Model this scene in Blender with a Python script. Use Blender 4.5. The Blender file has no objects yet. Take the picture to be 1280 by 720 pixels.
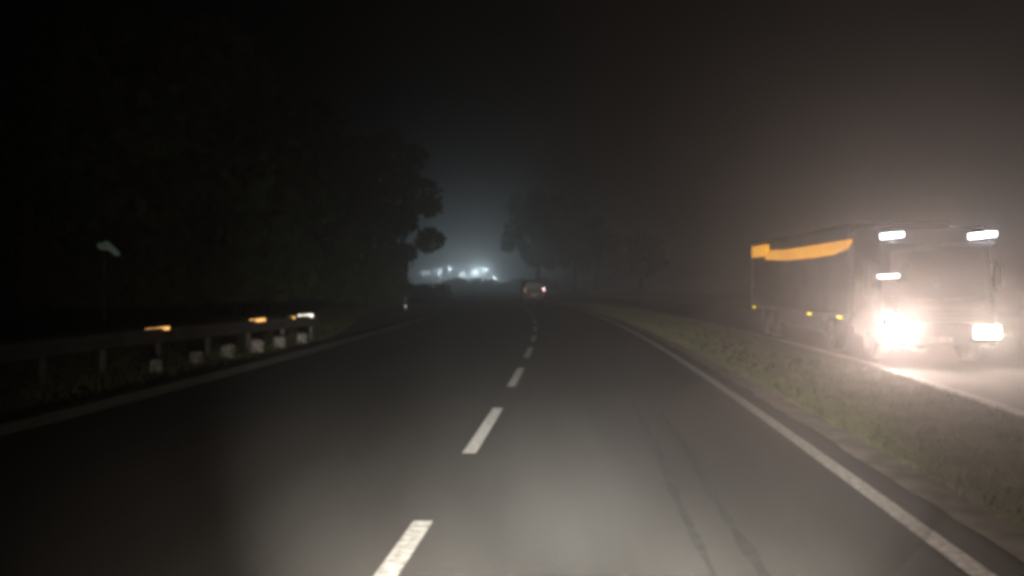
import bpy, bmesh, math, random
from mathutils import Vector, Matrix, Quaternion
R = math.radians
random.seed(11)
scene = bpy.context.scene
COL = scene.collection

# ------------------------------------------------------------------ camera
CAM_H, F, HOR = 1.71, 1250.0, 355.0          # eye height, focal length and horizon row in photo pixels
cam = bpy.data.cameras.new('camera'); cam_o = bpy.data.objects.new('camera', cam); COL.objects.link(cam_o)
cam.sensor_width = 36.0; cam.lens = 36.0 * F / 1280.0
cam.clip_start = 0.05; cam.clip_end = 6000
cam_o.location = (0, 0, CAM_H)
cam_o.rotation_euler = (R(90) - math.atan((360 - HOR) / F), 0, 0)
cam.dof.use_dof = True; cam.dof.focus_distance = 14.0; cam.dof.aperture_fstop = 1.8
scene.camera = cam_o

# ------------------------------------------------------------------ night sky and a trace of moonlight
SUN_EL, SUN_ROT = R(-9.0), R(40.0)
world = bpy.data.worlds.new('World'); scene.world = world; world.use_nodes = True
nt = world.node_tree; nt.nodes.clear()
sky = nt.nodes.new('ShaderNodeTexSky'); sky.sky_type = 'NISHITA'; sky.sun_disc = False
sky.sun_elevation = SUN_EL; sky.sun_rotation = SUN_ROT
bg = nt.nodes.new('ShaderNodeBackground'); bg.inputs['Strength'].default_value = 0.05
wo = nt.nodes.new('ShaderNodeOutputWorld')
nt.links.new(sky.outputs[0], bg.inputs[0]); nt.links.new(bg.outputs[0], wo.inputs[0])
moon = bpy.data.lights.new('moon', 'SUN'); moon.energy = 0.0015; moon.angle = R(0.5); moon.color = (1, .95, .88)
mo = bpy.data.objects.new('moon', moon); COL.objects.link(mo); mo.rotation_euler = (R(40), 0, R(-40)); mo.location = (0, 0, 60)

scene.view_settings.view_transform = 'Standard'; scene.view_settings.look = 'None'
scene.view_settings.exposure = 0.0; scene.view_settings.gamma = 1.0; scene.view_settings.use_curve_mapping = False
scene.cycles.use_denoising = True
scene.cycles.volume_bounces = 0
scene.cycles.max_bounces = 5
scene.cycles.filter_width = 4.2

# dipped headlamps of the car the camera rides in: the light that lies on the road
def spot(name, loc, target, energy, color, angle, blend, radius):
    l = bpy.data.lights.new(name, 'SPOT'); l.energy = energy; l.color = color
    l.spot_size = R(angle); l.spot_blend = blend; l.shadow_soft_size = radius
    o = bpy.data.objects.new(name, l); COL.objects.link(o); o.location = loc
    o.rotation_euler = (Vector(target) - Vector(loc)).to_track_quat('-Z', 'Y').to_euler()
    return o
for sx in (-.35, .85):
    spot('headlamp_beam', (sx * .5 + .15, .6, .82), (sx * .5 + .75, 26.0, .1), 19000, (.98, .98, .93), 21, 1.0, .06)
    spot('headlamp_beam', (sx, .6, .82), (sx + .3, 18.0, .1), 2300, (1.0, .86, .72), 66, 1.0, .06)
    spot('headlamp_beam', (sx, 1.2, .8), (sx * 5.5 + .2, 45.0, .1), 19000, (1.0, .95, .86), 33, 1.0, .06)

HAZE_D = 0.0045

# ------------------------------------------------------------------ helpers
def P(z):                                   # the dashed line's x at distance z: the road bends left
    q = lambda t: -1.202 + .08364 * t - .000752 * t * t
    if z <= 200: return q(z)
    return q(200) + (.08364 - .001504 * 200) * (z - 200)
def slope(z): return .08364 - .001504 * min(z, 200)
def at(px, py, z): return Vector(((px - 640) / F * z, z, CAM_H + (HOR - py) / F * z))

def node_mat(name, rough=.8, spec=.3, metallic=0):
    m = bpy.data.materials.new(name); m.use_nodes = True
    b = m.node_tree.nodes['Principled BSDF']
    b.inputs['Roughness'].default_value = rough; b.inputs['Specular IOR Level'].default_value = spec
    b.inputs['Metallic'].default_value = metallic
    return m, m.node_tree, b
def surf(name, c1, c2, scale=4, rough=.8, spec=.3, bump=0., bscale=60, metallic=0, detail=6, stretch=(1, 1, 1)):
    m, t, b = node_mat(name, rough, spec, metallic)
    tc = t.nodes.new('ShaderNodeTexCoord'); mp = t.nodes.new('ShaderNodeMapping'); mp.inputs['Scale'].default_value = stretch
    t.links.new(tc.outputs['Object'], mp.inputs[0])
    n = t.nodes.new('ShaderNodeTexNoise'); n.inputs['Scale'].default_value = scale; n.inputs['Detail'].default_value = detail
    t.links.new(mp.outputs[0], n.inputs['Vector'])
    r = t.nodes.new('ShaderNodeValToRGB')
    r.color_ramp.elements[0].position = .32; r.color_ramp.elements[1].position = .68
    r.color_ramp.elements[0].color = (*c1, 1); r.color_ramp.elements[1].color = (*c2, 1)
    t.links.new(n.outputs['Fac'], r.inputs[0]); t.links.new(r.outputs[0], b.inputs['Base Color'])
    if bump:
        n2 = t.nodes.new('ShaderNodeTexNoise'); n2.inputs['Scale'].default_value = bscale; n2.inputs['Detail'].default_value = 4
        t.links.new(mp.outputs[0], n2.inputs['Vector'])
        bp = t.nodes.new('ShaderNodeBump'); bp.inputs['Strength'].default_value = bump; bp.inputs['Distance'].default_value = .02
        t.links.new(n2.outputs['Fac'], bp.inputs['Height']); t.links.new(bp.outputs[0], b.inputs['Normal'])
    return m
def glow(name, col, strength, scale=9, low=.75):     # lamp lenses and glowing reflectors: emission with faint unevenness
    m, t, b = node_mat(name, .3, .4)
    b.inputs['Base Color'].default_value = (*[c * .5 for c in col], 1)
    b.inputs['Emission Color'].default_value = (*col, 1)
    tc = t.nodes.new('ShaderNodeTexCoord')
    n = t.nodes.new('ShaderNodeTexNoise'); n.inputs['Scale'].default_value = scale
    t.links.new(tc.outputs['Object'], n.inputs['Vector'])
    mr = t.nodes.new('ShaderNodeMapRange'); mr.inputs['From Min'].default_value = .3; mr.inputs['From Max'].default_value = .7
    mr.inputs['To Min'].default_value = strength * low; mr.inputs['To Max'].default_value = strength
    t.links.new(n.outputs['Fac'], mr.inputs[0]); t.links.new(mr.outputs[0], b.inputs['Emission Strength'])
    return m

class MB:
    def __init__(s): s.bm = bmesh.new()
    def box(s, lo, hi, bevel=0, rot=None, piv=None):
        c = [(a + b) / 2 for a, b in zip(lo, hi)]; d = [abs(b - a) for a, b in zip(lo, hi)]
        g = bmesh.ops.create_cube(s.bm, size=1)['verts']
        bmesh.ops.scale(s.bm, vec=d, verts=g)
        bmesh.ops.translate(s.bm, vec=c, verts=g)
        if rot: bmesh.ops.rotate(s.bm, cent=piv or c, matrix=rot, verts=g)
        if bevel:
            es = {e for v in g for e in v.link_edges}
            bmesh.ops.bevel(s.bm, geom=list(es), offset=bevel, segments=2, affect='EDGES', profile=.5)
        return s
    def cyl(s, p, q, r1, r2=None, n=14):
        p, q = Vector(p), Vector(q); d = q - p
        g = bmesh.ops.create_cone(s.bm, cap_ends=True, segments=n, radius1=r1, radius2=r1 if r2 is None else r2, depth=d.length)['verts']
        m = Matrix.Translation((p + q) / 2) @ d.to_track_quat('Z', 'Y').to_matrix().to_4x4()
        bmesh.ops.transform(s.bm, matrix=m, verts=g); return s
    def tube(s, pts, rad, n=8):
        for i in range(len(pts) - 1):
            ra = rad[i] if hasattr(rad, '__len__') else rad; rb = rad[i + 1] if hasattr(rad, '__len__') else rad
            s.cyl(pts[i], pts[i + 1], ra, rb, n)
            if i: 
                g = bmesh.ops.create_icosphere(s.bm, subdivisions=1, radius=ra)['verts']; bmesh.ops.translate(s.bm, vec=pts[i], verts=g)
        return s
    def prism(s, poly, axis, a, b):           # polygon in the plane normal to axis, pushed from a to b
        def pt(u, v, w): return {'x': (w, u, v), 'y': (u, w, v), 'z': (u, v, w)}[axis]
        A = [s.bm.verts.new(pt(u, v, a)) for u, v in poly]; B = [s.bm.verts.new(pt(u, v, b)) for u, v in poly]
        s.bm.faces.new(A); s.bm.faces.new(B[::-1]); n = len(poly)
        for i in range(n): s.bm.faces.new((A[i], B[i], B[(i + 1) % n], A[(i + 1) % n]))
        return s
    def face(s, pts): s.bm.faces.new([s.bm.verts.new(p) for p in pts]); return s
    def build(s, name, mat, parent=None, smooth=False):
        bmesh.ops.recalc_face_normals(s.bm, faces=s.bm.faces)
        me = bpy.data.meshes.new(name); s.bm.to_mesh(me); s.bm.free()
        if smooth:
            for p in me.polygons: p.use_smooth = True
        me.materials.append(mat)
        o = bpy.data.objects.new(name, me); COL.objects.link(o)
        if parent: o.parent = parent
        return o
def tag(o, label, cat, group=None):
    o['label'] = label; o['category'] = cat
    if group: o['group'] = group
    return o
def thing(name, label, cat, loc=(0, 0, 0), rz=0, group=None):
    o = bpy.data.objects.new(name, None); COL.objects.link(o); o.location = loc; o.rotation_euler = (0, 0, rz)
    o.empty_display_size = .2
    return tag(o, label, cat, group)
def struct(o, kind='structure'): o['kind'] = kind; return o
def dup(root, loc, rz=0, sc=1, label=None, group=None):
    r = root.copy(); COL.objects.link(r); r.location = loc; r.rotation_euler = (0, 0, rz)
    r.scale = (sc, sc, sc) if not hasattr(sc, '__len__') else sc
    if label: r['label'] = label
    if group: r['group'] = group
    for ch in list(root.children):
        c = ch.copy(); COL.objects.link(c); c.parent = r
        for g in list(ch.children):
            d = g.copy(); COL.objects.link(d); d.parent = c
    return r
def plamp(name, loc, energy, color, radius, parent=None):
    l = bpy.data.lights.new(name, 'POINT'); l.energy = energy; l.color = color; l.shadow_soft_size = radius
    o = bpy.data.objects.new(name, l); COL.objects.link(o); o.location = loc
    if parent: o.parent = parent
    return o
def ribbon(name, mat, o1, o2, z0, z1, h, step=2.0, jit=0., thick=0):
    bm = bmesh.new(); n = max(2, int((z1 - z0) / step) + 1); rows = []
    for i in range(n):
        z = z0 + (z1 - z0) * i / (n - 1)
        a = o1(z) if callable(o1) else o1; b = o2(z) if callable(o2) else o2
        a += random.uniform(-jit, jit); b += random.uniform(-jit, jit); t = slope(z)
        rows.append([bm.verts.new((P(z) + a, z - a * t, h)), bm.verts.new((P(z) + b, z - b * t, h))])
    for r, q in zip(rows, rows[1:]): bm.faces.new((r[0], r[1], q[1], q[0]))
    if thick:
        g = bmesh.ops.extrude_face_region(bm, geom=bm.faces[:])['geom']
        bmesh.ops.translate(bm, vec=(0, 0, -thick), verts=[v for v in g if isinstance(v, bmesh.types.BMVert)])
    bmesh.ops.recalc_face_normals(bm, faces=bm.faces)
    me = bpy.data.meshes.new(name); bm.to_mesh(me); bm.free(); me.materials.append(mat)
    if not thick:
        for p in me.polygons:
            if p.normal.z < 0: p.flip()
    o = bpy.data.objects.new(name, me); COL.objects.link(o); return o

# ------------------------------------------------------------------ materials
M = dict(
    soil=surf('soil', (.035, .03, .02), (.075, .062, .042), 1.3, .95, .1, .5, 30),
    asphalt=surf('asphalt', (.055, .052, .048), (.074, .069, .064), 1.3, .9, .12, .5, 160, detail=8, stretch=(1, .05, 1)),
    tar=surf('tar', (.026, .025, .024), (.05, .047, .044), 7, .88, .15),
    paint=surf('road_paint', (.2, .19, .175), (.58, .56, .52), 16, .7, .3, .2, 120),
    grit=surf('grit', (.16, .145, .12), (.28, .255, .215), 3, .95, .15, .6, 80),
    kerb=surf('kerb_stone', (.034, .032, .026), (.058, .054, .044), 3, .9, .2, .4, 50),
    concrete=surf('concrete', (.16, .15, .13), (.27, .255, .22), 4, .9, .2, .3, 60),
    grass=surf('grass_blade', (.05, .062, .022), (.1, .1, .042), 1.5, .8, .2),
    steel=surf('galvanised_steel', (.05, .047, .043), (.09, .085, .078), 3, .8, .3, metallic=.3),
    stone=surf('worn_white_stone', (.06, .057, .052), (.26, .245, .22), 9, .8, .2, .5, 30),
    white=surf('white_paint', (.5, .49, .46), (.74, .72, .68), 6, .6, .4),
    bark=surf('bark', (.035, .028, .02), (.07, .058, .044), 5, .95, .1, .6, 20),
    leaf=surf('leaf', (.022, .032, .011), (.05, .06, .022), .8, .75, .25),
    cab=surf('cab_paint', (.018, .017, .016), (.032, .03, .028), 1.2, .55, .25),
    trailer=surf('trailer_side', (.03, .026, .023), (.06, .052, .046), .9, .8, .2),
    dark=surf('black_plastic', (.012, .012, .012), (.025, .024, .024), 5, .6, .4),
    rubber=surf('rubber', (.012, .012, .012), (.022, .021, .02), 8, .9, .2),
    glass=surf('windscreen_glass', (.008, .009, .011), (.014, .015, .017), 2, .12, .5),
    van=surf('van_paint', (.03, .03, .032), (.05, .05, .052), 2, .5, .3),
    red=glow('red_tail_lens', (1, .3, .27), .07),
    tailw=glow('pale_tail_lens', (1, .72, .68), 5),
    head=glow('headlamp_lens', (1, .93, .86), 12),
    headb=glow('bright_headlamp_lens', (1, .9, .76), 55),
    cool=glow('cool_white_lens', (.86, .9, 1), 14),
    corner=glow('corner_lens', (1, .96, .92), 6),
    turn=glow('turn_lamp_lens', (1, .62, .25), 1.6),
    panel=glow('amber_panel_face', (1, .42, .0), .95, 1.4, .6),
    yellow=glow('yellow_marker_lens', (1, .74, .04), 2.4),
    orange=glow('orange_reflector_glow', (1, .55, .16), 1.5, 14, .5),  # no lamp: emission stands in for headlight thrown back by a reflector
    whiterefl=glow('white_reflector_glow', (1, .93, .82), 1.9, 14, .5),  # likewise a reflector, its returned headlight put in as emission
    street=glow('street_lamp_lens', (.8, .95, 1), 13),
    sign=surf('pale_sign_paint', (.3, .5, .43), (.45, .6, .54), 6, .5, .4),
)

# ------------------------------------------------------------------ ground, roads, markings
bm = bmesh.new(); bmesh.ops.create_grid(bm, x_segments=60, y_segments=60, size=1400)
me = bpy.data.meshes.new('ground'); bm.to_mesh(me); bm.free(); me.materials.append(M['soil'])
g = bpy.data.objects.new('ground', me); COL.objects.link(g); g.location = (0, 300, -.012); struct(g)

L_EDGE, R_LINE, R_EDGE = -5.35, 3.48, 3.82
OPP_L = lambda z: 6.9 + .06 * max(0, min(z, 22) - 13)
struct(ribbon('road', M['asphalt'], L_EDGE, R_EDGE, -25, 420, 0))
struct(ribbon('opposite_road', M['asphalt'], OPP_L, lambda z: OPP_L(z) + 7.6, -25, 420, 0))
struct(ribbon('gravel_edge', M['grit'], R_EDGE + .002, R_EDGE + .42, -20, 200, .006, .5, .045))
struct(ribbon('opposite_road_edge', M['concrete'], lambda z: OPP_L(z) - .16, lambda z: OPP_L(z) + .1, -20, 160, .012, 1, .02))
struct(ribbon('edge_line', M['paint'], R_LINE - .075, R_LINE + .075, -20, 300, .004, 1, .004))
bm = bmesh.new()
for k in range(-3, 32):
    z0 = 10.08 + 6.56 * k
    for j in range(6):
        za, zb = z0 + 3.68 * j / 6, z0 + 3.68 * (j + 1) / 6
        bm.faces.new([bm.verts.new((P(z) + o, z, .004)) for z, o in ((za, -.07), (za, .07), (zb, .07), (zb, -.07))])
bmesh.ops.remove_doubles(bm, verts=bm.verts, dist=.002)
me = bpy.data.meshes.new('centre_line'); bm.to_mesh(me); bm.free(); me.materials.append(M['paint'])
o = bpy.data.objects.new('centre_line', me); COL.objects.link(o); struct(o)
# two dark tar seams sealed along the right lane
for a, w, z0, z1 in ((1.9, .04, 5.9, 14.6), (2.2, .046, 4.2, 13.6)):
    def c(z, a=a): return a + .012 * math.sin(z * 1.1 + a)
    def wd(z, w=w, z0=z0, z1=z1): return w * (.25 + .75 * min(1, (z - z0) / 1.2, (z1 - z) / 3)) * (.75 + .35 * math.sin(z * 5.3 + w * 90) * math.sin(z * 2.1)) + .004
    struct(ribbon('tar_seam', M['tar'], lambda z: c(z) - wd(z), lambda z: c(z) + wd(z), z0, z1, .004, .12, .006))
# raised kerb on the left
struct(ribbon('kerb', M['kerb'], L_EDGE - .26, L_EDGE - .002, -20, 190, .13, 1.0, .004, .15))
struct(ribbon('layby', M['grit'], lambda z: -6.4 - min(3.2, max(0, (z - 30)) * .12), L_EDGE - .28, 30, 88, .02, 1, .03))

# grass: blades on the central reservation and on the left verge
def grass(name, n, zfun, ofun, hmin, hmax):
    bm = bmesh.new()
    for _ in range(n):
        z = zfun(); o = ofun(z); x = P(z) + o; h = random.uniform(hmin, hmax); w = .006 + .00035 * z
        a = random.uniform(0, 6.28); dx, dy = math.cos(a) * w, math.sin(a) * w
        lx, ly = random.gauss(0, h * .5), random.gauss(0, h * .5)
        bm.faces.new([bm.verts.new(v) for v in ((x - dx, z - dy, -.01), (x + dx, z + dy, -.01), (x + lx, z + ly, h))])
    me = bpy.data.meshes.new(name); bm.to_mesh(me); bm.free(); me.materials.append(M['grass'])
    o = bpy.data.objects.new(name, me); COL.objects.link(o); return struct(o, 'stuff')
near = lambda lo, hi: (lambda: lo * (hi / lo) ** random.random())
def med(z):
    lo, hi = R_EDGE + .34, OPP_L(z) - .12
    return lo + (hi - lo) * random.betavariate(1.1, 1.1)
grass('grass', 52000, near(3.5, 90), med, .03, .09)
grass('verge_grass', 26000, near(8, 100), lambda z: random.uniform(-13, L_EDGE - .3) if z < 30 else random.uniform(-16, -6.2 - min(3.4, max(0, z - 30) * .12)), .05, .16)
grass('field_grass', 14000, near(14, 140), lambda z: OPP_L(z) + 7.7 + random.random() ** 1.5 * 9, .08, .25)

# ------------------------------------------------------------------ guardrail on the left with its reflectors, made to glow
def rail_off(z): return -6.55 - .125 * max(0, min(31, z) - 20) * -1 - 1.35
def rail_xy(z): return Vector((P(z) + rail_off(z), z, 0))
rail = thing('guardrail', 'grey steel guardrail on posts along the dark left verge, ending before the lay-by', 'guardrail', rail_xy(17))
inv = -rail_xy(17)
bm = bmesh.new(); prof = [(0, .46), (.05, .50), (.05, .56), (.0, .60), (.0, .63), (.05, .67), (.05, .73), (0, .77), (-.012, .77), (-.012, .46)]
zs = [5 + i * (25.6 / 32) for i in range(33)]; rows = []
for z in zs:
    p = rail_xy(z) + inv; rows.append([bm.verts.new((p.x + a, p.y, b)) for a, b in prof])
for r, q in zip(rows, rows[1:]):
    for i in range(len(prof)): bm.faces.new((r[i], r[(i + 1) % len(prof)], q[(i + 1) % len(prof)], q[i]))
bm.faces.new(rows[0]); bm.faces.new(rows[-1])
bmesh.ops.recalc_face_normals(bm, faces=bm.faces)
me = bpy.data.meshes.new('beam'); bm.to_mesh(me); bm.free(); me.materials.append(M['steel'])
o = bpy.data.objects.new('beam', me); COL.objects.link(o); o.parent = rail
for k in range(12):
    z = 6 + k * 2.2; p = rail_xy(z) + inv
    mb = MB(); mb.box((p.x - .13, p.y - .06, -.05), (p.x - .02, p.y + .06, .74), .008); mb.build('post', M['steel'], rail)
def bar_reflector(name, px, py, z, w, h, mat, tilt, label, cat, group=None, energy=0, col=(1, 1, 1)):  # guardrail reflector, not a lamp; its shine is added as emission
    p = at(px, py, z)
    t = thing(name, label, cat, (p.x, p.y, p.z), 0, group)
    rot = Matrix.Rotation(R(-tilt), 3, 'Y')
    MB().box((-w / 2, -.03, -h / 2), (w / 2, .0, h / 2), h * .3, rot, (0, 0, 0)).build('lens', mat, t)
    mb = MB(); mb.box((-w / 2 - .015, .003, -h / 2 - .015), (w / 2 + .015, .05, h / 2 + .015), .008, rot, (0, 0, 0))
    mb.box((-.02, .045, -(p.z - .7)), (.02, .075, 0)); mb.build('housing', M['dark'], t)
    return t
GL = 'glowing marker reflectors along the left guardrail'
bar_reflector('marker_reflector', 197, 411.5, 21.4, .52, .07, M['orange'], 6, 'long amber glowing reflector on the guardrail, leftmost and alone in the dark', 'marker lamp', GL)  # a reflector, no lamp: its shine is emission
bar_reflector('marker_reflector', 322, 400.5, 26, .42, .085, M['orange'], 6, 'short amber glowing reflector on the guardrail, midway between the lone one and the pair', 'marker lamp', GL)  # a reflector, no lamp: its shine is emission
bar_reflector('marker_reflector', 361, 398, 28.5, .38, .07, M['orange'], 8, 'amber glowing reflector on the guardrail, touching the white reflector', 'marker lamp', GL)  # a reflector, no lamp: its shine is emission
bar_reflector('marker_reflector', 382, 395, 29.8, .46, .1, M['whiterefl'], 4, 'white glowing reflector at the end of the left guardrail', 'marker lamp', GL)  # a reflector, no lamp: its shine is emission
# small white painted stones below the rail
st = [(378, 422, .3, 'white painted marker stone nearest the guardrail end, brightest of the row'),
      (350, 427, .3, 'white painted marker stone, second from the guardrail end'),
      (321, 433, .32, 'white painted marker stone, third from the guardrail end'),
      (285, 439, .3, 'dim white marker stone, fourth from the guardrail end'),
      (245, 447, .26, 'faint small marker stone, fifth from the guardrail end'),
      (195, 457, .24, 'faintest marker stone, lying farthest left below the guardrail')]
for px, py, s_, lab in st:
    z = CAM_H * F / (py + 8 - HOR); x = (px - 640) / F * z
    bm = bmesh.new(); bmesh.ops.create_cube(bm, size=1)
    bmesh.ops.subdivide_edges(bm, edges=bm.edges, cuts=3, use_grid_fill=True)
    for v in bm.verts:
        n = v.co.normalized() * .62; v.co = v.co.lerp(n, .45)
        v.co += Vector((random.gauss(0, .03), random.gauss(0, .03), random.gauss(0, .03)))
        v.co = Vector((v.co.x * s_, v.co.y * s_ * .8, (v.co.z + .45) * s_ * 1.15))
    me = bpy.data.meshes.new('marker_stone'); bm.to_mesh(me); bm.free(); me.materials.append(M['stone'])
    for p in me.polygons: p.use_smooth = True
    o = bpy.data.objects.new('marker_stone', me); COL.objects.link(o); o.location = (x, z, -.02)
    o.rotation_euler.z = random.uniform(-.4, .4); tag(o, lab, 'stone', 'white painted stones below the guardrail')
# reflector post beside the far left kerb
p = at(507, 383, 62)
t = thing('delineator_post', 'short grey roadside post with a glowing reflector by the far left kerb', 'roadside post', (p.x, p.y, 0))
MB().prism([(-.06, -.05), (.06, -.05), (.06, .9), (-.06, .98)], 'y', -.035, .035).build('post', M['stone'], t)
MB().box((-.045, -.055, p.z - .03), (.045, -.037, p.z + .03), .01).build('reflector', M['whiterefl'], t)  # reflector's headlight shine is put into the material as glow
# small pale bent sign plate high on a post in the dark left
p = at(137, 310, 24)
t = thing('small_sign', 'small bent pale green sign plate on a thin post in the darkness far left', 'sign', (p.x, p.y, 0))
mb = MB(); mb.cyl((-.15, .05, -.05), (-.15, .05, p.z + .1), .02); mb.build('post', M['dark'], t)
mb = MB(); mb.prism([(-.3, .1), (-.05, .17), (.1, .04), (.24, -.1), (.26, -.19), (.12, -.17), (.0, -.07), (-.27, -.02)], 'y', -.01, .01)
o = mb.build('plate', M['sign'], t); o.location = (0, 0, p.z)

# ------------------------------------------------------------------ oncoming lorry on the opposite road
S = .05; TX, TZ = 9.29, 21.8
lorry = thing('lorry', 'oncoming lorry with glaring headlamps and a long amber lit strip along its trailer', 'lorry', (TX, TZ, 0), -math.atan(S))
def zs_side(u): return (TX - 1.22 - TZ * S) / ((u - 640) / F - S)
def ly(u): return (zs_side(u) - TZ) / math.cos(math.atan(S))
def hz(u, y): return CAM_H + (HOR - y) / F * zs_side(u)
# cab: shell with windscreen opening pillars
cabp = [(.0, .42), (.0, 1.28), (.16, 2.5), (.34, 2.92), (.6, 3.0), (2.1, 3.0), (2.1, .5)]
cab = MB().prism(cabp, 'x', -1.2, 1.2); 
bmesh.ops.bevel(cab.bm, geom=cab.bm.edges[:], offset=.05, segments=2, affect='EDGES')
cab = cab.build('cab', M['cab'], lorry)
sl = math.atan2(.16, 1.22)
mb = MB(); mb.prism([(-1.02, 1.36), (1.02, 1.36), (.98, 2.44), (-.98, 2.44)], 'y', -.02, .01)
w = mb.build('windscreen', M['glass'], lorry); w.rotation_euler.x = -sl; w.location = (0, -.0, 0)
w.location = Vector((0, 0, 1.28)) - Matrix.Rotation(-sl, 3, 'X') @ Vector((0, 0, 1.28)) + Vector((0, -.004, 0))
for sx in (-1, 1):
    mb = MB(); mb.tube([(sx * .1, -.03, 1.36), (sx * .6, -.025, 1.4), (sx * .85, -.02, 1.42)], .012); mb.build('wiper', M['dark'], lorry)
    mb = MB(); mb.box((sx * 1.205 - .004, .5, 1.45), (sx * 1.205 + .004, 1.35, 2.3), .003); mb.build('side_window', M['glass'], lorry)
    mb = MB(); mb.box((sx * 1.205 - .012, .42, .75), (sx * 1.205 + .012, 1.45, 1.42), .01)
    d = mb.build('door', M['cab'], lorry)
    mb = MB(); mb.box((sx * 1.225 - .012, 1.22, 1.28), (sx * 1.225 + .012, 1.38, 1.32), .004); mb.build('handle', M['dark'], d)
    mb = MB(); mb.box((sx * 1.33 - .1, .1, 1.62), (sx * 1.33 + .1, .2, 2.15), .03); mr = mb.build('mirror', M['dark'], lorry)
    mb = MB(); mb.tube([(sx * 1.18, .3, 2.2), (sx * 1.33, .16, 2.18)], .018).build('mirror_arm', M['dark'], mr)
    MB().tube([(sx * 1.18, .3, 1.55), (sx * 1.33, .16, 1.6)], .018).build('mirror_arm', M['dark'], mr)
mb = MB(); mb.box((-.95, -.05, .8), (.95, .002, 1.22), .02)
gr = mb.build('grille', M['dark'], lorry)
mb = MB()
for k in range(4): mb.box((-.9, -.068, .86 + k * .09), (.9, -.048, .9 + k * .09), .005)
mb.build('grille_bar', M['steel'], gr)
mb = MB(); mb.box((-1.22, -.12, .36), (1.22, .3, .84), .05); mb.build('bumper', M['cab'], lorry)
mb = MB(); mb.box((-1.1, -.2, 2.55), (1.1, .12, 2.62), .02); mb.build('sun_visor', M['dark'], lorry)
mb = MB(); mb.box((-.26, -.14, .44), (.26, -.122, .56), .004); mb.build('number_plate', M['stone'], lorry)
HL = .67
def headlamp(x, mat, w, h):
    mb = MB(); mb.box((x - w / 2 - .04, -.16, HL - h / 2 - .04), (x + w / 2 + .04, -.122, HL + h / 2 + .04), .015); hl = mb.build('headlamp', M['dark'], lorry)
    mb = MB(); mb.box((x - w / 2, -.19, HL - h / 2), (x + w / 2, -.162, HL + h / 2), .014); mb.build('lens', mat, hl)
headlamp(.98, M['head'], .56, .27)
mb = MB(); mb.cyl((-.98, -.122, HL), (-.98, -.175, HL), .26, n=32); hl = mb.build('headlamp', M['dark'], lorry)
mb = MB(); mb.cyl((-.98, -.177, HL), (-.98, -.19, HL), .22, n=32).cyl((-.98, -.191, HL), (-.98, -.215, HL), .215, .12, n=32); mb.build('lens', M['headb'], hl)
MB().box((-.7, -.17, HL + .0), (-.46, -.122, HL + .1), .02).build('turn_lamp', M['turn'], lorry)
MB().box((-1.14, -.17, HL + .25), (-.8, -.122, HL + .36), .03).build('position_lamp', M['head'], lorry)
def lamp_bar(x, z, y, w, h, mat, name, tilt):
    rot = Matrix.Rotation(R(-tilt), 3, 'Y')
    mb = MB(); mb.box((x - w / 2 - .02, y, z - h / 2 - .02), (x + w / 2 + .02, y + .12, z + h / 2 + .02), .01, rot); b_ = mb.build(name, M['dark'], lorry)
    mb = MB(); mb.box((x - w / 2, y - .03, z - h / 2), (x + w / 2, y - .002, z + h / 2), .012, rot); mb.build('lens', mat, b_)
lamp_bar(-1.0, 2.77, -.02, .5, .09, M['cool'], 'roof_lamp', 6); lamp_bar(.93, 2.77, -.02, .6, .1, M['cool'], 'roof_lamp', 6)
lamp_bar(-1.08, 1.88, -.02, .46, .07, M['corner'], 'corner_lamp', 3)
def wheel(x, y, r=.5, w=.3):
    mb = MB(); mb.cyl((x - w / 2, y, r), (x + w / 2, y, r), r, n=28)
    bmesh.ops.bevel(mb.bm, geom=[e for e in mb.bm.edges if len(e.link_faces) == 2 and any(len(f.verts) > 6 for f in e.link_faces)], offset=.04, segments=2, affect='EDGES')
    wh = mb.build('wheel', M['rubber'], lorry)
    sx = 1 if x > 0 else -1
    mb = MB(); mb.cyl((x + sx * (w / 2 - .03), y, r), (x + sx * (w / 2 + .012), y, r), r * .58, r * .5, 20)
    mb.cyl((x + sx * (w / 2 + .008), y, r), (x + sx * (w / 2 + .06), y, r), .12, .1, 12); mb.build('rim', M['steel'], wh)
for y in (1.05, 4.2, 11.6, 12.95):
    for sx in (-1, 1): wheel(sx * 1.03, y)
mb = MB(); mb.box((-.45, 1.9, .62), (.45, 14.6, .92), .02); mb.build('chassis', M['dark'], lorry)
mb = MB(); mb.box((-1.22, 2.55, .95), (1.22, 14.9, 3.2), .03); tr = mb.build('trailer', M['trailer'], lorry)
mb = MB(); mb.box((-1.24, 2.5, .86), (-1.16, 14.9, .948)); mb.box((1.16, 2.5, .86), (1.24, 14.9, .948)); mb.build('lower_rail', M['dark'], tr)
mb = MB(); mb.box((-1.2, 5.2, .45), (-1.17, 10.6, .84), .01); mb.build('side_guard', M['dark'], lorry)
for u, y in ((945, 385.5), (1015, 394), (1053, 398.5)):
    Y = ly(u); h = .88
    mb = MB(); mb.box((-1.262, Y - .24, h - .045), (-1.242, Y + .24, h + .045), .006); mk = mb.build('side_marker', M['dark'], lorry)
    mb = MB(); mb.box((-1.285, Y - .2, h - .028), (-1.264, Y + .2, h + .028), .006); mb.build('lens', M['yellow'], mk)
pl = [(960, 324.5), (985, 325.5), (1020, 322), (1045, 318), (1062, 311), (1068, 301), (1068, 299), (1050, 302), (1010, 308.5), (985, 312), (962, 313)]
mb = MB(); mb.prism([(ly(u), hz(u, y)) for u, y in pl], 'x', -1.31, -1.247); mb.build('light_strip', M['panel'], lorry)
y0, y1 = ly(944.5), ly(963)
mb = MB(); mb.box((-1.36, y1, 2.66), (-1.24, y0, 3.05), .03); mb.build('end_lamp', M['panel'], lorry)
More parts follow.
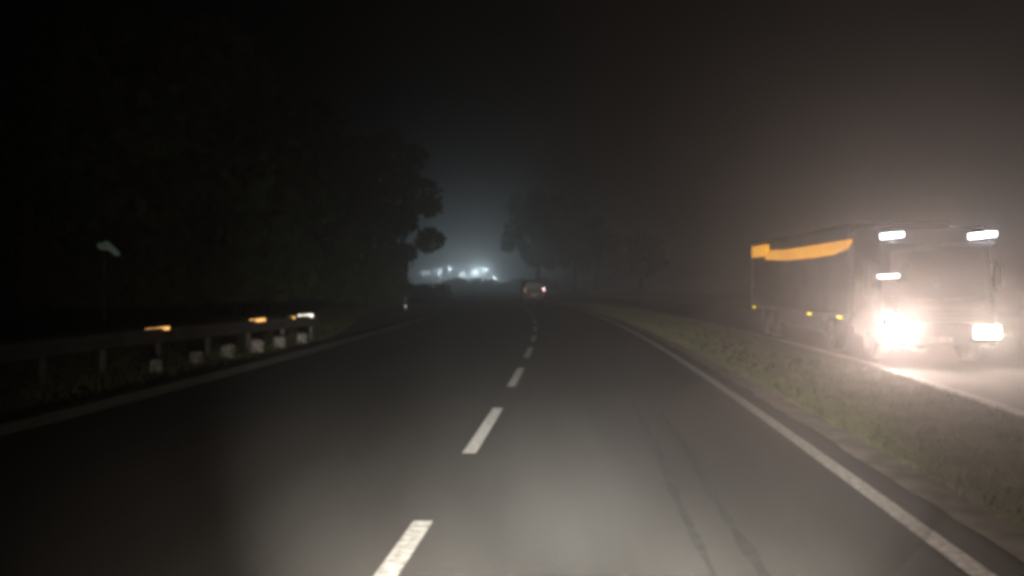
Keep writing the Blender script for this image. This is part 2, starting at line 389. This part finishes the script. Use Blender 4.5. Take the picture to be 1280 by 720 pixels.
# the light of the lorry's own lamps
def lspot(name, loc, tgt, e, col, ang, blend, rad):
    o = spot(name, loc, tgt, e, col, ang, blend, rad); o.parent = lorry; return o
lspot('headlamp_light', (-.98, -.3, HL), (-5.2, -17, 5.0), 2500, (1, .75, .63), 88, 1, .12)
lspot('headlamp_light', (.98, -.3, HL), (-1.4, -14, 4.0), 900, (1, .79, .66), 90, 1, .12)
plamp('roof_lamp_glow', (-1.0, -.16, 2.77), 28, (.84, .88, 1), .05, lorry)
plamp('roof_lamp_glow', (.93, -.16, 2.77), 34, (.84, .88, 1), .05, lorry)

# ------------------------------------------------------------------ van ahead in our lane
vz = 84; vx = P(vz) + 1.35
van = thing('van', 'distant van ahead in the right lane with red tail lamps', 'van', (vx, vz, 0), -math.atan(slope(vz)))
mb = MB(); mb.prism([(0, .4), (0, 1.2), (.12, 1.95), (.3, 2.05), (2.9, 2.05), (3.6, 1.2), (4.4, 1.05), (4.5, .4)], 'x', -.88, .88)
bmesh.ops.bevel(mb.bm, geom=mb.bm.edges[:], offset=.05, segments=2, affect='EDGES'); mb.build('body', M['van'], van)
mb = MB(); mb.prism([(-.68, 1.25), (.68, 1.25), (.62, 1.85), (-.62, 1.85)], 'y', -.02, .12); mb.build('rear_window', M['glass'], van)
mb = MB(); mb.box((-.86, -.08, .38), (.86, .05, .6), .03); mb.build('bumper', M['dark'], van)
mb = MB(); mb.box((-.25, -.03, .72), (.25, -.005, .84), .004); mb.build('number_plate', M['white'], van)
for sx in (-1, 1):
    mb = MB(); mb.box((sx * .78 - .1, -.05, .98), (sx * .78 + .1, .04, 1.42), .02); tl = mb.build('tail_lamp', M['red'], van)
    if sx > 0:
        mb = MB(); mb.box((.74, -.075, 1.18), (.87, -.052, 1.38), .01); mb.build('lens', M['tailw'], tl)
    for y in (.75, 3.6):
        mb = MB(); mb.cyl((sx * .8 - .1, y, .33), (sx * .8 + .1, y, .33), .33, n=20); wv = mb.build('wheel', M['rubber'], van)
        mb = MB(); mb.cyl((sx * .9, y, .33), (sx * .915, y, .33), .2, n=16); mb.build('rim', M['steel'], wv)
plamp('tail_glow', (.85, -.9, 1.25), 6, (1, .4, .36), .06, van)

# ------------------------------------------------------------------ street lamps far ahead
def street_lamp(px, py, z, e, label, col=(.74, .92, 1.0), hs=1.0):
    p = at(px, py, z)
    t = thing('street_lamp', label, 'street lamp', (p.x, p.y, 0), 0, 'street lamps far beyond the bend')
    h = p.z
    MB().tube([(-.9, 0, -.1), (-.9, 0, h * .6), (-.9, 0, h + .12), (-.75, 0, h + .3), (-.3, 0, h + .28)], [.09, .075, .05, .05, .04]).build('pole', M['steel'], t)
    hd = MB().box((-.42 * hs, -.16, h + .14), (.42 * hs, .16, h + .32), .05).build('lamp_head', M['dark'], t)
    MB().box((-.38 * hs, -.15, h - .12 * hs), (.38 * hs, .15, h + .138), .05).build('lens', M['street'], hd)
    plamp('street_light', (0, 0, h - .35), e * .8, col, .15, t)
SL = [(530, 341, 330, 500, 'faint street lamp beyond the bend, leftmost by the dark tree edge', .7),
      (536, 341.5, 330, 300, 'faint street lamp beyond the bend, second from the dark tree edge', .6),
      (550, 340.5, 300, 1600, 'round bright street lamp beyond the bend, alone left of centre of the row', 1.0),
      (563, 336, 290, 1200, 'small street lamp beyond the bend, raised above the left lamps', .9),
      (578, 343, 300, 1500, 'low street lamp beyond the bend just left of the brightest one', 1.0),
      (594, 340, 285, 6000, 'largest and brightest bluish white street lamp beyond the bend', 1.15),
      (607, 337, 280, 2500, 'street lamp beyond the bend just right of and above the brightest one', 1.0),
      (618.5, 347.5, 270, 700, 'lowest street lamp beyond the bend, rightmost and apart from the glow', .9)]
for px, py, z, e, lab, hs in SL: street_lamp(px, py, z, e, lab, hs=hs)

# ------------------------------------------------------------------ trees and bushes
def crown_mesh(blobs, n, size, seed):
    rnd = random.Random(seed); bm = bmesh.new()
    for _ in range(n):
        c, r = rnd.choice(blobs)
        while True:
            v = Vector((rnd.uniform(-1, 1), rnd.uniform(-1, 1), rnd.uniform(-1, 1)))
            if .1 < v.length < 1: break
        v = v.normalized() * (v.length ** .6)
        p = Vector(c) + Vector((v.x * r, v.y * r, v.z * r * .8))
        q = Quaternion((rnd.gauss(0, 1), rnd.gauss(0, 1), rnd.gauss(0, 1), rnd.gauss(0, 1))).normalized()
        s = size * rnd.uniform(.6, 1.4)
        bm.faces.new([bm.verts.new(p + q @ Vector(w)) for w in ((-s, 0, 0), (0, -s * .5, .1 * s), (s, 0, 0), (0, s * .5, .1 * s))])
    me = bpy.data.meshes.new('crown'); bm.to_mesh(me); bm.free(); me.materials.append(M['leaf']); return me
def make_tree(seed, label):
    rnd = random.Random(seed)
    t = thing('tree', label, 'tree', (0, 0, 0), 0, None)
    mb = MB(); blobs = []
    top = (rnd.uniform(-.4, .4), rnd.uniform(-.4, .4), 9.5)
    mb.tube([(0, 0, -.2), (.1, .05, 2), (top[0] * .5, top[1] * .5, 5), top], [.38, .28, .2, .08], 10)
    for k in range(13):
        a = k * 2.4 + rnd.uniform(-.4, .4); h = 3.0 + k * .6; L = rnd.uniform(2.6, 4.4) * (1.1 - .035 * k)
        b0 = (top[0] * h / 10, top[1] * h / 10, h); b1 = (math.cos(a) * L * .55, math.sin(a) * L * .55, h + .9); b2 = (math.cos(a) * L, math.sin(a) * L, h + 1.5 + rnd.uniform(-.5, .8))
        mb.tube([b0, b1, b2], [.12, .08, .03], 6)
        blobs.append((b2, rnd.uniform(1.1, 1.9))); blobs.append((b1, rnd.uniform(.8, 1.5)))
        if k % 2: blobs.append(((b2[0] * 1.2, b2[1] * 1.2, b2[2] - .9), .9))
    blobs += [((top[0], top[1], 11), 1.9), ((top[0] + .9, top[1], 12.4), 1.2)]
    mb.build('trunk', M['bark'], t)
    o = bpy.data.objects.new('crown', crown_mesh(blobs, 5200, .34, seed)); COL.objects.link(o); o.parent = t
    return t
protos = [make_tree(s, 'x') for s in (3, 7, 19)]
used = [False] * 3
def put_tree(i, x, z, rz, sc, label, group):
    if not used[i]:
        used[i] = True; t = protos[i]; t.location = (x, z, 0); t.rotation_euler = (0, 0, rz); t.scale = sc
        t['label'] = label; t['group'] = group; return t
    return dup(protos[i], (x, z, 0), rz, sc, label, group)
GT = 'dark trees along the left verge'
put_tree(0, -12.2, 92, .3, (1.15, 1.15, 1.2), 'tall dark tree on the left leaning toward the bend, edge against the glow', GT)
put_tree(1, -16.5, 82, 1.6, (1.2, 1.2, 1.25), 'dark tree just left of the tree at the bend', GT)
put_tree(2, -17.5, 70, 2.9, (1.15, 1.15, 1.15), 'dark tree above the pale lay-by on the left', GT)
put_tree(0, -17.5, 57, 4.1, (1.1, 1.1, 1.2), 'dark tree behind the end of the left guardrail', GT)
put_tree(1, -17, 46, 5.0, (1.1, 1.1, 1.1), 'dark tree behind the short amber reflector', GT)
put_tree(2, -17.5, 36, .9, (1.05, 1.05, 1.1), 'nearest dark tree, far left behind the lone amber reflector', GT)
GR = 'dark trees right of the bend'
put_tree(0, 5.5, 205, 2.0, (1.5, 1.5, 1.6), 'tall dark tree right of the far street lamps', GR)
put_tree(1, 12, 190, .5, (1.4, 1.4, 1.3), 'hazy tree just right of the tall dark tree past the van', GR)
put_tree(2, 21, 250, 3.3, (1.5, 1.5, 1.25), 'low hazy tree third right of the far street lamps', GR)
put_tree(0, 33, 255, 1.3, (1.5, 1.5, 1.15), 'rightmost hazy tree behind the bend, well left of the lorry', GR)

def bush_mesh(seed):
    rnd = random.Random(seed); blobs = []
    for _ in range(9): blobs.append(((rnd.uniform(-1.8, 1.8), rnd.uniform(-.6, .6), rnd.uniform(.4, 1.5)), rnd.uniform(.6, .95)))
    return crown_mesh(blobs, 1300, .17, seed)
bms = [bush_mesh(41), bush_mesh(42)]
def bush(i, px, z, sc, label, group='dark bushes below the far street lamps'):
    t = thing('bush', label, 'bush', ((px - 640) / F * z, z, 0), random.uniform(-.3, .3), group); t.scale = sc
    o = bpy.data.objects.new('foliage', bms[i % 2]); COL.objects.link(o); o.parent = t
    MB().cyl((0, 0, -.1), (.1, 0, .9), .08, .03).cyl((.05, 0, 0), (-.5, .1, 1), .05, .02).cyl((.05, 0, 0), (.6, -.1, .9), .05, .02).build('stem', M['bark'], t)
bl = ['leftmost dark bush below the faint street lamps', 'dark bush below the round lone street lamp', 'dark bush below the small raised street lamp',
      'dark bush below the low street lamp', 'dark bush below the brightest street lamp', 'dark bush below the rightmost lowest street lamp',
      'dark bush between the street lamps and the van', 'dark bush right behind the van']
for i, (px, z, sc) in enumerate(((517, 118, (1.2, 1, .92)), (541, 126, (1.1, 1, .86)), (562, 235, (2.6, 1.5, 1.65)), (583, 240, (2.6, 1.5, 1.6)),
                                 (602, 240, (2.6, 1.5, 1.45)), (622, 236, (2.6, 1.5, 1.15)), (643, 230, (2.8, 1.5, 1.5)), (668, 225, (2.6, 1.5, 1.7)))):
    bush(i, px, z, sc, bl[i])

lb = [(498, 104, (1.0, 1, 1.0), 'dark bush at the foot of the tall tree nearest the bend'), (468, 96, (1.6, 1.3, 2.4), 'broad dark bush left of the foot of the tree at the bend'),
      (455, 84, (2, 1.3, 2.7), 'broad dark bush behind the pale lay-by'), (400, 74, (2, 1.3, 2.8), 'broad dark bush behind the white reflector'),
      (335, 62, (1.9, 1.3, 2.7), 'broad dark bush behind the short amber reflector'), (260, 54, (1.9, 1.3, 2.7), 'broad dark bush right of the lone amber reflector'),
      (170, 47, (1.9, 1.3, 2.7), 'broad dark bush behind the lone amber reflector'), (70, 42, (1.9, 1.3, 2.7), 'leftmost broad dark bush behind the guardrail')]
for i, (px, z, sc, lab) in enumerate(lb):
    bush(i, px, z, sc, lab, 'dark bushes below the left trees')
# ------------------------------------------------------------------ night haze
bm = bmesh.new(); bmesh.ops.create_cube(bm, size=1)
me = bpy.data.meshes.new('haze'); bm.to_mesh(me); bm.free()
hz_o = bpy.data.objects.new('haze', me); COL.objects.link(hz_o); struct(hz_o, 'stuff')
hz_o.scale = (2820, 2820, 26.0); hz_o.location = (0, 300, 12.0 - .1)
m = bpy.data.materials.new('haze_air'); m.use_nodes = True; t = m.node_tree; t.nodes.clear()
out = t.nodes.new('ShaderNodeOutputMaterial'); pv = t.nodes.new('ShaderNodeVolumePrincipled')
pv.inputs['Color'].default_value = (.93, .94, .95, 1); pv.inputs['Density'].default_value = HAZE_D
pv.inputs['Anisotropy'].default_value = .85; pv.inputs['Density Attribute'].default_value = ''
t.links.new(pv.outputs[0], out.inputs['Volume']); me.materials.append(m)
try: m.cycles.homogeneous_volume = True
except Exception: pass
